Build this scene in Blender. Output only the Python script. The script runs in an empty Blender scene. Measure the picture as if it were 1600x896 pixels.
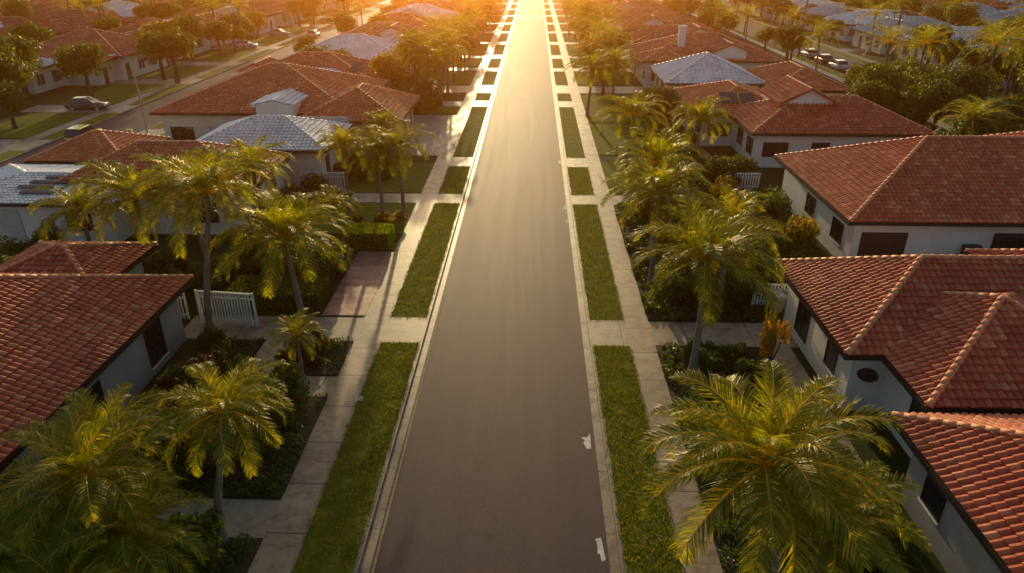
import bpy, math, random
from mathutils import Vector, Matrix
random.seed(7)
C = bpy.context.scene.collection
PI = math.pi
R = random.random
def U(a, b): return a + (b-a)*random.random()

# ------------------------------------------------------------------ materials
def newmat(name):
    m = bpy.data.materials.new(name); m.use_nodes = True
    nt = m.node_tree; nt.nodes.clear()
    out = nt.nodes.new('ShaderNodeOutputMaterial')
    return m, nt, out
def nd(nt, typ, **kw):
    n = nt.nodes.new(typ)
    for k, v in kw.items(): setattr(n, k, v)
    return n
def mixcol(nt, fac, a, b, blend='MIX'):
    n = nt.nodes.new('ShaderNodeMix'); n.data_type = 'RGBA'; n.blend_type = blend
    for inp, v in ((n.inputs[0], fac), (n.inputs[6], a), (n.inputs[7], b)):
        if isinstance(v, (int, float)): inp.default_value = v
        elif isinstance(v, tuple): inp.default_value = (*v, 1) if len(v) == 3 else v
        else: nt.links.new(v, inp)
    return n.outputs[2]
def noise(nt, vec, scale, detail=4, rough=.6):
    n = nt.nodes.new('ShaderNodeTexNoise'); n.inputs['Scale'].default_value = scale
    n.inputs['Detail'].default_value = detail; n.inputs['Roughness'].default_value = rough
    nt.links.new(vec, n.inputs['Vector']); return n.outputs['Fac']
def ramp(nt, fac, a, b, lo=(0,0,0), hi=(1,1,1)):
    n = nt.nodes.new('ShaderNodeValToRGB'); e = n.color_ramp.elements
    e[0].position = a; e[1].position = b; e[0].color = (*lo, 1); e[1].color = (*hi, 1)
    nt.links.new(fac, n.inputs[0]); return n.outputs[0]
def math_(nt, op, a, b=None):
    n = nt.nodes.new('ShaderNodeMath'); n.operation = op
    for i, v in enumerate((a, b)):
        if v is None: continue
        if isinstance(v, (int, float)): n.inputs[i].default_value = v
        else: nt.links.new(v, n.inputs[i])
    return n.outputs[0]
def bump(nt, h, strength, dist):
    n = nt.nodes.new('ShaderNodeBump'); n.inputs['Strength'].default_value = strength
    n.inputs['Distance'].default_value = dist; nt.links.new(h, n.inputs['Height']); return n.outputs[0]
def principled(nt, out, col, rough=.7, normal=None, metal=0, spec=.5):
    p = nt.nodes.new('ShaderNodeBsdfPrincipled')
    if isinstance(col, tuple): p.inputs['Base Color'].default_value = (*col, 1)
    else: nt.links.new(col, p.inputs['Base Color'])
    if isinstance(rough, (int, float)): p.inputs['Roughness'].default_value = rough
    else: nt.links.new(rough, p.inputs['Roughness'])
    p.inputs['Metallic'].default_value = metal
    p.inputs['Specular IOR Level'].default_value = spec
    if normal is not None: nt.links.new(normal, p.inputs['Normal'])
    nt.links.new(p.outputs[0], out.inputs[0]); return p
def objco(nt): return nd(nt, 'ShaderNodeTexCoord').outputs['Object']

def noisy(name, c1, c2, scale=1.5, rough=.8, bs=.2, bd=.02, metal=0, spec=.4, fine=20):
    m, nt, out = newmat(name); co = objco(nt)
    f = ramp(nt, noise(nt, co, scale, 6), .35, .65)
    c = mixcol(nt, f, c1, c2)
    f2 = noise(nt, co, fine, 3)
    c = mixcol(nt, .25, c, ramp(nt, f2, .3, .7, (.3,.3,.3), (1.4,1.4,1.4)), 'MULTIPLY')
    principled(nt, out, c, rough, bump(nt, f2, bs, bd), metal, spec); return m

def tile_mat(name, cols, rough=.6, metal=0, spec=.35):
    m, nt, out = newmat(name)
    uv = nd(nt, 'ShaderNodeUVMap').outputs[0]
    sep = nd(nt, 'ShaderNodeSeparateXYZ'); nt.links.new(uv, sep.inputs[0])
    c = mixcol(nt, sep.outputs[0], cols[0], cols[1])
    c = mixcol(nt, math_(nt, 'POWER', sep.outputs[1], 5), c, cols[2])
    co = objco(nt)
    st = ramp(nt, noise(nt, co, .5, 6, .65), .42, .72, (1,1,1), (.62,.56,.54))
    c = mixcol(nt, .75, c, st, 'MULTIPLY')
    f2 = noise(nt, co, 14, 3)
    c = mixcol(nt, .4, c, ramp(nt, f2, .3, .7, (.5,.5,.5), (1.3,1.3,1.3)), 'MULTIPLY')
    principled(nt, out, c, rough, bump(nt, f2, .25, .02), metal, spec); return m

def leaf_mat(name, c1, c2, c3, trans=.45, rough=.5, tm=(2.1,1.75,.4)):
    m, nt, out = newmat(name)
    uv = nd(nt, 'ShaderNodeUVMap').outputs[0]
    sep = nd(nt, 'ShaderNodeSeparateXYZ'); nt.links.new(uv, sep.inputs[0])
    oi = nd(nt, 'ShaderNodeObjectInfo').outputs['Random']
    c = mixcol(nt, sep.outputs[0], c1, c2)
    c = mixcol(nt, math_(nt, 'POWER', sep.outputs[1], 6), c, c3)
    c = mixcol(nt, .5, c, ramp(nt, oi, 0, 1, (.7,.78,.7), (1.25,1.15,.9)), 'MULTIPLY')
    p = principled(nt, out, c, rough, None, 0, .25)
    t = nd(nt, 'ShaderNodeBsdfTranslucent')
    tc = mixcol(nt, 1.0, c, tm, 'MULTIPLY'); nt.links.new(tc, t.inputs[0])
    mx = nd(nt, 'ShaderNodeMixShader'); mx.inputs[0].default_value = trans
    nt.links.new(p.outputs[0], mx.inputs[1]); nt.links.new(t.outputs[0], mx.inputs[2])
    nt.links.new(mx.outputs[0], out.inputs[0]); return m

def road_mat():
    m, nt, out = newmat('asphalt'); co = objco(nt)
    mp = nd(nt, 'ShaderNodeMapping'); mp.inputs['Scale'].default_value = (1, .04, 1); nt.links.new(co, mp.inputs[0])
    streak = noise(nt, mp.outputs[0], 1.8, 6)
    big = noise(nt, co, .18, 5)
    c = mixcol(nt, ramp(nt, streak, .3, .7), (.046, .034, .041), (.066, .048, .056))
    c = mixcol(nt, ramp(nt, big, .42, .62), c, (.054, .040, .048))
    sep = nd(nt, 'ShaderNodeSeparateXYZ'); nt.links.new(co, sep.inputs[0])
    wob = math_(nt, 'MULTIPLY', math_(nt, 'SUBTRACT', noise(nt, mp.outputs[0], .5, 2), .5), 1.2)
    wt = math_(nt, 'SINE', math_(nt, 'MULTIPLY', math_(nt, 'ADD', sep.outputs[0], wob), 3.7))
    c = mixcol(nt, .3, c, ramp(nt, math_(nt, 'ADD', math_(nt, 'MULTIPLY', wt, .5), .5), .1, .9, (.88,.88,.89), (1.15,1.13,1.12)), 'MULTIPLY')
    fine = noise(nt, co, 30, 3, .85)
    c = mixcol(nt, .9, c, ramp(nt, fine, .3, .72, (.45,.45,.45), (1.85,1.8,1.75)), 'MULTIPLY')
    vor = nd(nt, 'ShaderNodeTexVoronoi'); vor.feature = 'DISTANCE_TO_EDGE'; vor.inputs['Scale'].default_value = .23
    nz = nd(nt, 'ShaderNodeTexNoise'); nz.inputs['Scale'].default_value = 1.5; nt.links.new(co, nz.inputs['Vector'])
    ad = nd(nt, 'ShaderNodeVectorMath', operation='MULTIPLY_ADD'); nt.links.new(nz.outputs['Color'], ad.inputs[0])
    ad.inputs[1].default_value = (1.2, 1.2, 0); nt.links.new(co, ad.inputs[2]); nt.links.new(ad.outputs[0], vor.inputs['Vector'])
    cr = ramp(nt, vor.outputs['Distance'], .0015, .006, (1,1,1), (0,0,0))
    crm = math_(nt, 'MULTIPLY', cr, ramp(nt, noise(nt, co, .1, 2), .5, .6))
    c = mixcol(nt, math_(nt, 'MULTIPLY', crm, .5), c, (.015, .014, .014))
    ro = math_(nt, 'ADD', math_(nt, 'MULTIPLY', streak, .08), .62)
    principled(nt, out, c, ro, bump(nt, fine, .4, .012), 0, .18); return m

def concrete_mat(name, c1, c2, joint=1.5, axis=1, jw=.02):
    m, nt, out = newmat(name); co = objco(nt)
    sep = nd(nt, 'ShaderNodeSeparateXYZ'); nt.links.new(co, sep.inputs[0])
    v = math_(nt, 'DIVIDE', math_(nt, 'ADD', sep.outputs[axis], 1000), joint)
    fr = math_(nt, 'FRACT', v)
    j = math_(nt, 'LESS_THAN', fr, jw)
    fl = nd(nt, 'ShaderNodeTexWhiteNoise', noise_dimensions='1D'); nt.links.new(math_(nt, 'FLOOR', v), fl.inputs['W'])
    c = mixcol(nt, ramp(nt, noise(nt, co, .8, 6), .35, .68), c1, c2)
    c = mixcol(nt, .65, c, ramp(nt, fl.outputs['Value'], 0, 1, (.58,.58,.58), (1.2,1.16,1.1)), 'MULTIPLY')
    st = ramp(nt, noise(nt, co, 1.7, 8, .72), .46, .68, (1,1,1), (.36,.30,.24))
    c = mixcol(nt, .85, c, st, 'MULTIPLY')
    c = mixcol(nt, math_(nt, 'MULTIPLY', j, .95), c, (.025, .02, .015))
    fine = noise(nt, co, 30, 3)
    principled(nt, out, c, .52, bump(nt, fine, .3, .01), 0, .36); return m

def grass_mat(name, c1, c2, c3, sc=1.0):
    m, nt, out = newmat(name); co = objco(nt)
    c = mixcol(nt, ramp(nt, noise(nt, co, .9*sc, 6, .7), .38, .62), c1, c2)
    c = mixcol(nt, ramp(nt, noise(nt, co, 2.6*sc, 7, .75), .48, .64), c, c3)
    fine = noise(nt, co, 22, 4, .8)
    c = mixcol(nt, .8, c, ramp(nt, fine, .3, .7, (.45,.45,.45), (1.5,1.5,1.5)), 'MULTIPLY')
    principled(nt, out, c, .95, bump(nt, fine, .9, .08), 0, .1); return m

M = {}
M['asphalt'] = road_mat()
M['path'] = concrete_mat('footpath concrete', (.31,.235,.165), (.43,.34,.25), 2.3, 1, .022)
M['drive'] = concrete_mat('driveway concrete', (.34,.275,.205), (.46,.385,.30), 3.1, 0, .012)
M['kerb'] = concrete_mat('kerb concrete', (.25,.20,.15), (.36,.30,.235), 3.0, 1, .01)
M['paver'] = concrete_mat('pink paving', (.42,.18,.14), (.52,.26,.20), .6, 1, .04)
M['grass'] = grass_mat('verge grass', (.10,.145,.012), (.17,.20,.016), (.28,.24,.04))
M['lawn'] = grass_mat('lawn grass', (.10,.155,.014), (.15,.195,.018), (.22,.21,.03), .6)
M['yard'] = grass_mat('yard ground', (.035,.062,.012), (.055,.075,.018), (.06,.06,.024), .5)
M['ground'] = grass_mat('open ground', (.04,.055,.02), (.07,.07,.03), (.08,.07,.05), .1)
M['soil'] = noisy('garden soil', (.025,.024,.012), (.05,.042,.022), 2, .95, .8, .06)
M['blade'] = leaf_mat('grass blade', (.10,.14,.012), (.17,.19,.018), (.36,.31,.06), .45, .7, (1.9,1.6,.5))
M['tilen'] = tile_mat('deep red roof tile', ((.62,.135,.052), (.46,.088,.036), (.76,.27,.12)))
M['tile'] = tile_mat('red roof tile', ((.72,.17,.060), (.55,.11,.042), (.85,.33,.14)))
M['tile2'] = tile_mat('orange red roof tile', ((.78,.22,.068), (.64,.15,.048), (.88,.39,.15)))
M['tile3'] = tile_mat('dark red roof tile', ((.52,.105,.046), (.42,.075,.036), (.60,.19,.08)))
M['tileg'] = tile_mat('pale grey roof tile', ((.78,.79,.80), (.86,.87,.87), (.66,.68,.70)), .36, .25, .6)
M['tileb'] = tile_mat('blue grey roof tile', ((.32,.48,.57), (.40,.57,.65), (.30,.38,.43)), .4, .2, .5)
M['cap'] = noisy('ridge cap clay', (.70,.24,.10), (.82,.36,.18), 3, .6, .3)
M['capg'] = noisy('ridge cap grey', (.66,.68,.70), (.74,.75,.76), 3, .5, .3)
M['gutter'] = noisy('dark gutter', (.02,.02,.022), (.035,.033,.033), 3, .45, .1)
M['solar'] = noisy('solar panel black', (.012,.013,.018), (.02,.022,.03), 3, .5, .05)
M['wallw'] = noisy('white render', (.76,.73,.69), (.84,.81,.77), .8, .85, .15, .01)
M['wallc'] = noisy('cream render', (.74,.65,.53), (.80,.73,.61), .8, .85, .15, .01)
M['wallg'] = noisy('grey render', (.28,.28,.29), (.35,.35,.35), .8, .85, .15, .01)
M['frame'] = noisy('dark window frame', (.025,.025,.027), (.04,.04,.042), 4, .4, .05)
M['framew'] = noisy('white window frame', (.6,.6,.58), (.7,.7,.68), 4, .5, .05)
M['garage'] = noisy('brown garage door', (.05,.03,.022), (.075,.045,.03), 2, .5, .1)
M['garagew'] = noisy('white garage door', (.5,.5,.49), (.58,.58,.56), 2, .5, .1)
M['paint'] = noisy('white paint', (.66,.65,.62), (.78,.77,.74), 3, .6, .1)
M['mark'] = noisy('worn road paint', (.52,.50,.48), (.75,.74,.71), 5, .7, .3)
M['yline'] = noisy('worn yellow line', (.40,.28,.10), (.22,.17,.10), 6, .8, .3)
M['trunk'] = noisy('palm trunk bark', (.17,.135,.10), (.27,.23,.18), 6, .9, .8, .05, fine=12)
M['bark'] = noisy('tree bark', (.06,.045,.03), (.11,.08,.055), 6, .9, .8, .05, fine=12)
M['shaft'] = noisy('palm crownshaft', (.12,.15,.04), (.18,.19,.06), 3, .5, .2)
M['palm'] = leaf_mat('palm frond', (.10,.155,.016), (.20,.24,.024), (.50,.42,.06), .56, .42, (2.4,1.95,.38))
M['leaf'] = leaf_mat('tree leaf', (.045,.085,.012), (.085,.125,.016), (.17,.16,.02), .45, .5)
M['sunlitleaf'] = leaf_mat('sunlit gold tree leaf', (.12,.13,.012), (.20,.18,.016), (.30,.24,.02), .55, .5, (2.3,1.6,.35))  # low sun glow on foliage put into a brighter, yellower leaf colour
M['shrubleaf'] = leaf_mat('shrub leaf', (.038,.082,.012), (.07,.12,.016), (.15,.165,.02), .42, .5)
M['hedgeleaf'] = leaf_mat('hedge leaf', (.13,.23,.012), (.20,.30,.018), (.30,.32,.02), .5, .5)
M['orangeleaf'] = leaf_mat('orange shrub leaf', (.48,.24,.02), (.60,.33,.03), (.2,.2,.03), .4, .5, (1.5,1.4,.8))
M['redleaf'] = leaf_mat('red shrub leaf', (.09,.035,.02), (.06,.06,.015), (.15,.06,.03), .3, .5)
M['steel'] = noisy('galvanised steel', (.35,.35,.35), (.45,.45,.45), 4, .4, .1, .01, .6)
M['wood'] = noisy('weathered pole wood', (.08,.06,.045), (.14,.11,.085), 3, .9, .4)
M['rubber'] = noisy('tyre rubber', (.012,.012,.012), (.02,.02,.02), 9, .8, .2)
M['wire'] = noisy('black cable', (.015,.015,.015), (.02,.02,.02), 9, .6, .1)
M['bin'] = noisy('grey bin plastic', (.30,.30,.29), (.36,.36,.35), 4, .5, .1)
M['binl'] = noisy('yellow bin lid', (.42,.30,.04), (.48,.35,.05), 4, .5, .1)
def glass(name, c):
    m, nt, out = newmat(name); co = objco(nt)
    cc = mixcol(nt, noise(nt, co, .9, 3), c, tuple(x*1.8 for x in c))
    principled(nt, out, cc, .08, None, 0, .8); return m
M['glass'] = glass('dark window glass', (.012,.016,.02))
def carpaint(name, c):
    m, nt, out = newmat(name); co = objco(nt)
    cc = mixcol(nt, noise(nt, co, 2, 3), c, tuple(x*.8 for x in c))
    p = principled(nt, out, cc, .3, None, .2, .6); p.inputs['Coat Weight'].default_value = .8; return m
M['carlamp'] = noisy('headlight lens', (.6,.6,.58), (.7,.7,.68), 6, .2, .05)
M['cartail'] = noisy('tail light lens', (.3,.02,.01), (.35,.03,.02), 6, .25, .05)

# which ground positions the photograph's frame covers (things far outside are left out)
def seen(x, y, mg=90, zs=(0, 6)):
    for z in zs:
        H = 17-z; dp = y*.8992+H*.4374
        if dp < 1: continue
        px = 836+x*1100/dp; py = 448+1100*(H*.8992-y*.4374)/dp
        if -mg < px < 1600+mg and -mg*.6 < py < 896+mg: return True
    return False

# ------------------------------------------------------------------ mesh builder
class MB:
    def __init__(s): s.v = []; s.f = []; s.uv = []
    def face(s, pts, uv=None):
        i = len(s.v); s.v += [tuple(p) for p in pts]; s.f.append(tuple(range(i, i+len(pts)))); s.uv.append(uv or (.5,.5))
    def box(s, x0, x1, y0, y1, z0, z1):
        x0, x1 = min(x0,x1), max(x0,x1); y0, y1 = min(y0,y1), max(y0,y1)
        i = len(s.v)
        s.v += [(x0,y0,z0),(x1,y0,z0),(x1,y1,z0),(x0,y1,z0),(x0,y0,z1),(x1,y0,z1),(x1,y1,z1),(x0,y1,z1)]
        for q in ((0,3,2,1),(4,5,6,7),(0,1,5,4),(1,2,6,5),(2,3,7,6),(3,0,4,7)):
            s.f.append(tuple(i+k for k in q)); s.uv.append((.5,.5))
    def loft(s, rings, caps=True, uv=None):
        n = len(rings[0]); i = len(s.v)
        for r in rings: s.v += [tuple(p) for p in r]
        for a in range(len(rings)-1):
            for k in range(n):
                k2 = (k+1) % n
                s.f.append((i+a*n+k, i+a*n+k2, i+(a+1)*n+k2, i+(a+1)*n+k)); s.uv.append(uv or (.5,.5))
        if caps:
            s.f.append(tuple(i+k for k in reversed(range(n)))); s.uv.append(uv or (.5,.5))
            j = i+(len(rings)-1)*n
            s.f.append(tuple(j+k for k in range(n))); s.uv.append(uv or (.5,.5))
    def tube(s, pts, rads, n=8, caps=True, uv=None):
        rings = []
        pts = [Vector(p) for p in pts]
        for k, p in enumerate(pts):
            d = (pts[min(k+1, len(pts)-1)] - pts[max(k-1, 0)]).normalized()
            a = d.cross(Vector((0,0,1)))
            if a.length < .05: a = d.cross(Vector((0,1,0)))
            a.normalize(); b = d.cross(a).normalized()
            r = rads[k] if isinstance(rads, (list, tuple)) else rads
            rings.append([p + a*math.cos(2*PI*j/n)*r + b*math.sin(2*PI*j/n)*r for j in range(n)])
        s.loft(rings, caps, uv)
    def data(s, name, mat, org=(0,0,0), smooth=False):
        me = bpy.data.meshes.new(name)
        o = org
        me.from_pydata([(a-o[0], b-o[1], c-o[2]) for a, b, c in s.v], [], s.f)
        uvl = me.uv_layers.new(name='UVMap')
        buf = []
        for f, uv in zip(s.f, s.uv): buf += list(uv)*len(f)
        uvl.data.foreach_set('uv', buf)
        if smooth: me.polygons.foreach_set('use_smooth', [True]*len(me.polygons))
        me.materials.append(mat); me.update(); return me
    def build(s, name, mat, parent=None, org=(0,0,0), smooth=False):
        o = bpy.data.objects.new(name, s.data(name, mat, org, smooth)); C.objects.link(o)
        if parent is not None: o.parent = parent
        return o
def inst(name, me, parent=None, loc=(0,0,0), rz=0, sc=(1,1,1)):
    o = bpy.data.objects.new(name, me); C.objects.link(o)
    o.location = loc; o.rotation_euler = (0,0,rz); o.scale = sc
    if parent is not None: o.parent = parent
    return o
def tag(o, label, cat, group=None):
    o['label'] = label; o['category'] = cat
    if group: o['group'] = group
    return o
def thing(name, label, cat, loc, rz=0, group=None):
    o = bpy.data.objects.new(name, None); C.objects.link(o)
    o.empty_display_size = .3; o.location = loc; o.rotation_euler = (0,0,rz)
    return tag(o, label, cat, group)
def struct(name, mb, mat, kind='structure'):
    o = mb.build(name, mat); o['kind'] = kind; return o
_one = ['first','second','third','fourth','fifth','sixth','seventh','eighth','ninth']
ORD = _one + ['tenth','eleventh','twelfth','thirteenth','fourteenth','fifteenth','sixteenth','seventeenth','eighteenth','nineteenth']
for a_, b_ in (('twentieth','twenty'),('thirtieth','thirty'),('fortieth','forty'),('fiftieth','fifty'),('sixtieth','sixty'),('seventieth','seventy'),('eightieth','eighty')):
    ORD += [a_] + [b_+'-'+o_ for o_ in _one]

# ------------------------------------------------------------------ setting
RX0, RX1 = -5.1, 2.85       # kerb faces of the street
FAR = 700
g = MB(); g.face([(-3000,-300,-.2),(3000,-300,-.2),(3000,6000,-.2),(-3000,6000,-.2)]); struct('ground', g, M['ground'])
g = MB(); g.face([(RX0,-40,-.12),(RX1,-40,-.12),(RX1,FAR,-.12),(RX0,FAR,-.12)]); struct('road', g, M['asphalt'])
g = MB(); g.face([(-46,-40,-.12),(-39.5,-40,-.12),(-39.5,FAR,-.12),(-46,FAR,-.12)]); struct('side_road', g, M['asphalt'])
g = MB(); g.face([(45,-40,-.12),(52,-40,-.12),(52,FAR,-.12),(45,FAR,-.12)]); struct('side_road', g, M['asphalt'])
g = MB()
for x0, x1 in ((RX0-.15, RX0),(RX1, RX1+.15),(-46.15,-46),(-39.5,-39.35),(44.85,45),(52,52.15)):
    g.box(x0, x1, -40, FAR, -.19, .012)
struct('kerb', g, M['kerb'])
g = MB()
for a, b in ((RX0, RX0+.32), (RX1-.32, RX1)):
    g.face([(a,-40,-.114),(b,-40,-.114),(b,FAR,-.114),(a,FAR,-.114)])
struct('gutter_pan', g, M['kerb'])
LV0, LV1, LS0, LS1 = RX0-.15-1.82, RX0-.15, RX0-.15-3.15, RX0-.15-1.82
RV0, RV1, RS0, RS1 = RX1+.15, RX1+1.84, RX1+1.84, RX1+3.05
g = MB(); g.box(LS0, LS1, -40, FAR, -.19, .008); g.box(RS0, RS1, -40, FAR, -.19, .008)
g.box(-49.2,-47.8,-40,FAR,-.19,.008); g.box(-38,-36.8,-40,FAR,-.19,.008); g.box(42.2,43.4,-40,FAR,-.19,.008); g.box(53.6,55,-40,FAR,-.19,.008)
struct('footpath', g, M['path'])
cross = [(-3,0),(28.7,31.2),(48.7,50.8),(58.2,61),(82.6,86),(91,96.5),(108,111),(121,125),(139,143),(158,161),(176,180),(196,200),(216,220),(238,243),(262,266),(290,295),(320,326)]
g = MB(); gv = MB(); prev = -40
for a, b in cross:
    for x0, x1 in ((LV0, LV1), (RV0, RV1)):
        g.box(x0+.002, x1-.002, a, b, -.19, .004)
        gv.box(x0+.001, x1-.001, prev, a, -.19, .0)
    prev = b
for x0, x1 in ((LV0, LV1), (RV0, RV1)): gv.box(x0, x1, prev, FAR, -.19, 0)
for x0, x1 in ((-47.8,-46.15),(-39.35,-38),(43.4,44.85),(52.15,53.6)): gv.box(x0+.001, x1-.001, -40, FAR, -.19, 0)
struct('driveway_apron', g, M['drive']); struct('grass_verge', gv, M['grass'])
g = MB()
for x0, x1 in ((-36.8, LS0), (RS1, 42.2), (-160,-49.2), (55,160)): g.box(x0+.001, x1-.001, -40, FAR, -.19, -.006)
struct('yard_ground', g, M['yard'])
g = MB(); zt = [0.004]
def slab(G, x0, x1, y0, y1):
    zt[0] += .0003; G.box(x0, x1, y0, y1, -.15, zt[0])
slab(g, -17, LS0-.002, 28.8, 31.1); slab(g, -14.5, LS0-.002, 16.4, 18.1); slab(g, -12.6, -11.4, 23.5, 28.79)
slab(g, -11.39, LS0-.002, 24.2, 25.7); slab(g, -13.5, LS0-.002, 48.7, 50.8); slab(g, -14, LS0-.002, 61.5, 78)
slab(g, -16, LS0-.002, 91.2, 96); slab(g, RS1+.002, 13.5, 28.8, 31.1); slab(g, 11.0, 12.2, 20, 28.79)
slab(g, RS1+.002, 17, 48.7, 50.8); slab(g, RS1+.002, 17, 91.2, 96); slab(g, 17, 24, 31.5, 37)
for k, y in enumerate((82.7,108.2,121.5,139.5,158.2,176.5,196.5,216.5,238.5)):
    slab(g, -17, LS0-.002, y, y+2.8); slab(g, RS1+.002, 16, y, y+2.8)
for y in (62,78,96,112,131,150,170,190,215,240):
    slab(g, -58, -49.21, y, y+4); slab(g, -47.8, -46.2, y, y+4); slab(g, -39.34, -36.2, y+5, y+8.5)
    slab(g, 55.01, 62, y, y+4)
slab(g, -36.79, -33, 36, 45)
struct('driveway', g, M['drive'])
g = MB(); slab(g, -10.6, LS0-.002, 31.3, 39.5); struct('paved_driveway', g, M['paver'])
g = MB()
for r in ((-15.5,LS0-.01,40,41),(-15,LS0-.01,42.5,48.5),(-15.5,LS0-.01,51,59),(-14,LS0-.01,79,82.5),(-16,LS0-.01,97,107),(-16,LS0-.01,112,121),(-16,LS0-.01,125,138),
          (RS1+.01,9,51,60),(RS1+.01,13,62,74),(RS1+.01,13,75,90),(RS1+.01,13,97,107),(RS1+.01,13,112,121),(RS1+.01,13,125,138),
          (-56,-49.3,40,61.5),(-56,-49.3,66.5,77.5),(-56,-49.3,82.5,95.5),(-56,-49.3,100.5,111.5),(-56,-49.3,117,130),(-56,-49.3,136,149),
          (-57,-49.3,155,169),(-36.7,-34,65,72),(-36.7,-34.5,86,98)): slab(g, *r)
struct('lawn', g, M['lawn'])
BEDS = ((-15.5,LS0-.01,9,16.3),(-12.7,LS0-.01,18.2,24.1),(-15.2,-12.7,18.2,28.7),(-11.3,LS0-.01,25.8,28.7),(RS1+.01,11.0,8,28.7),(RS1+.01,11.5,31.3,36),(RS1+.01,17,36.2,48.5),(-25,-17.6,30.5,35.4),(-17.5,-10.65,34.2,39.6),(12.3,17.2,32.5,36.2),(9.2,17.5,51.2,57.5),(-18,-15.6,40.2,59))
g = MB()
for r in BEDS: slab(g, *r)
struct('garden_bed', g, M['soil'])
# markings
g = MB()
def flat(G, pts, z=-.116): G.face([(x, y, z) for x, y in pts])
def patch(G, cx, cy, rx, ry, n=11):
    flat(G, [(cx+math.cos(2*PI*k/n)*rx*U(.45,1.05), cy+math.sin(2*PI*k/n)*ry*U(.45,1.05)) for k in range(n)])
flat(g, [(2.02,21.95),(2.16,21.76),(2.08,21.62),(2.20,21.25),(2.36,21.3),(2.38,22.2),(2.24,21.95)])
flat(g, [(2.17,16.8),(2.36,16.85),(2.43,15.95),(2.30,15.88),(2.26,16.2),(2.19,16.18),(2.22,16.5)])
flat(g, [(2.26,59.8),(2.46,59.6),(2.48,60.8),(2.4,60.4),(2.32,60.9)]); flat(g, [(2.3,48.0),(2.45,47.9),(2.46,49.0),(2.36,48.7)]); flat(g, [(2.34,45.3),(2.47,45.2),(2.47,45.8),(2.38,45.9)])
for k, (a_, b_) in enumerate(((-4.9,2.6),(-4.2,1.1),(-3.5,2.0),(-2.2,.9),(-1.5,1.2))): patch(g, a_+.2, 90, .24, b_)
for k in range(11): flat(g, [(-4.7+k*.66,190),(-4.25+k*.66,190),(-4.25+k*.66,201),(-4.7+k*.66,201)])
struct('road_marking', g, M['mark'])
g = MB(); flat(g, [(-7.2,23.9),(-6.92,23.95),(-6.92,24.25),(-7.2,24.2)], .012); struct('cover_plate', g, M['mark'])
g = MB(); flat(g, [(-4.72,5),(-4.64,5),(-4.64,34),(-4.72,34)], -.1145+.003); struct('edge_line', g, M['yline'])

# grass blades along near verges
g = MB()
for (x0, x1) in ((LV0, LV1), (RV0, RV1)):
    for (y0, y1, dens, hh) in ((13, 28.7, 420, .09), (31.2, 48.7, 220, .10), (50.8, 58.2, 150, .11)):
        for k in range(int((x1-x0)*(y1-y0)*dens)):
            x = U(x0-.09, x1+.08); y = U(y0-.06, y1+.06); a = U(0, 2*PI); h = U(.5, 1.2)*hh; w = .014
            if math.sin(x*3.1+y*1.3)*math.sin(y*2.3-x*1.7) > .55 and R() < .6: continue
            lx, ly = U(-.05,.05), U(-.05,.05)
            g.face([(x-w*math.cos(a), y-w*math.sin(a), 0), (x+w*math.cos(a), y+w*math.sin(a), 0), (x+lx, y+ly, h)], (R(), R()))
struct('grass', g, M['blade'], 'stuff')
# low ground cover in the beds
g = MB()
for (x0, x1, y0, y1) in BEDS:
    near = y0 < 30; A = (x1-x0)*(y1-y0)
    for c_ in range(int(A*(4.5 if near else 2.5))):
        cx, cy, cr, ch = U(x0,x1), U(y0,y1), U(.2,.6), U(.1,.55)
        for k in range(56 if near else 34):
            a = U(0,2*PI); r = cr*math.sqrt(R()); x = min(max(cx+math.cos(a)*r, x0), x1); y = min(max(cy+math.sin(a)*r, y0), y1)
            z = ch*(1-(r/cr)**2)*U(.5,1)+.02
            p = Vector((x,y,z)); n = Vector((U(-1,1),U(-1,1),U(.2,1.4))).normalized(); q = n.cross(Vector((R(),R(),.1))).normalized(); b = n.cross(q); s = U(.045,.09)*(1 if near else 1.6)
            g.face([p-q*s, p+b*s*.5, p+q*s, p-b*s*.5], (R(), R()))
struct('ground_cover', g, M['shrubleaf'], 'stuff')

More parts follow.
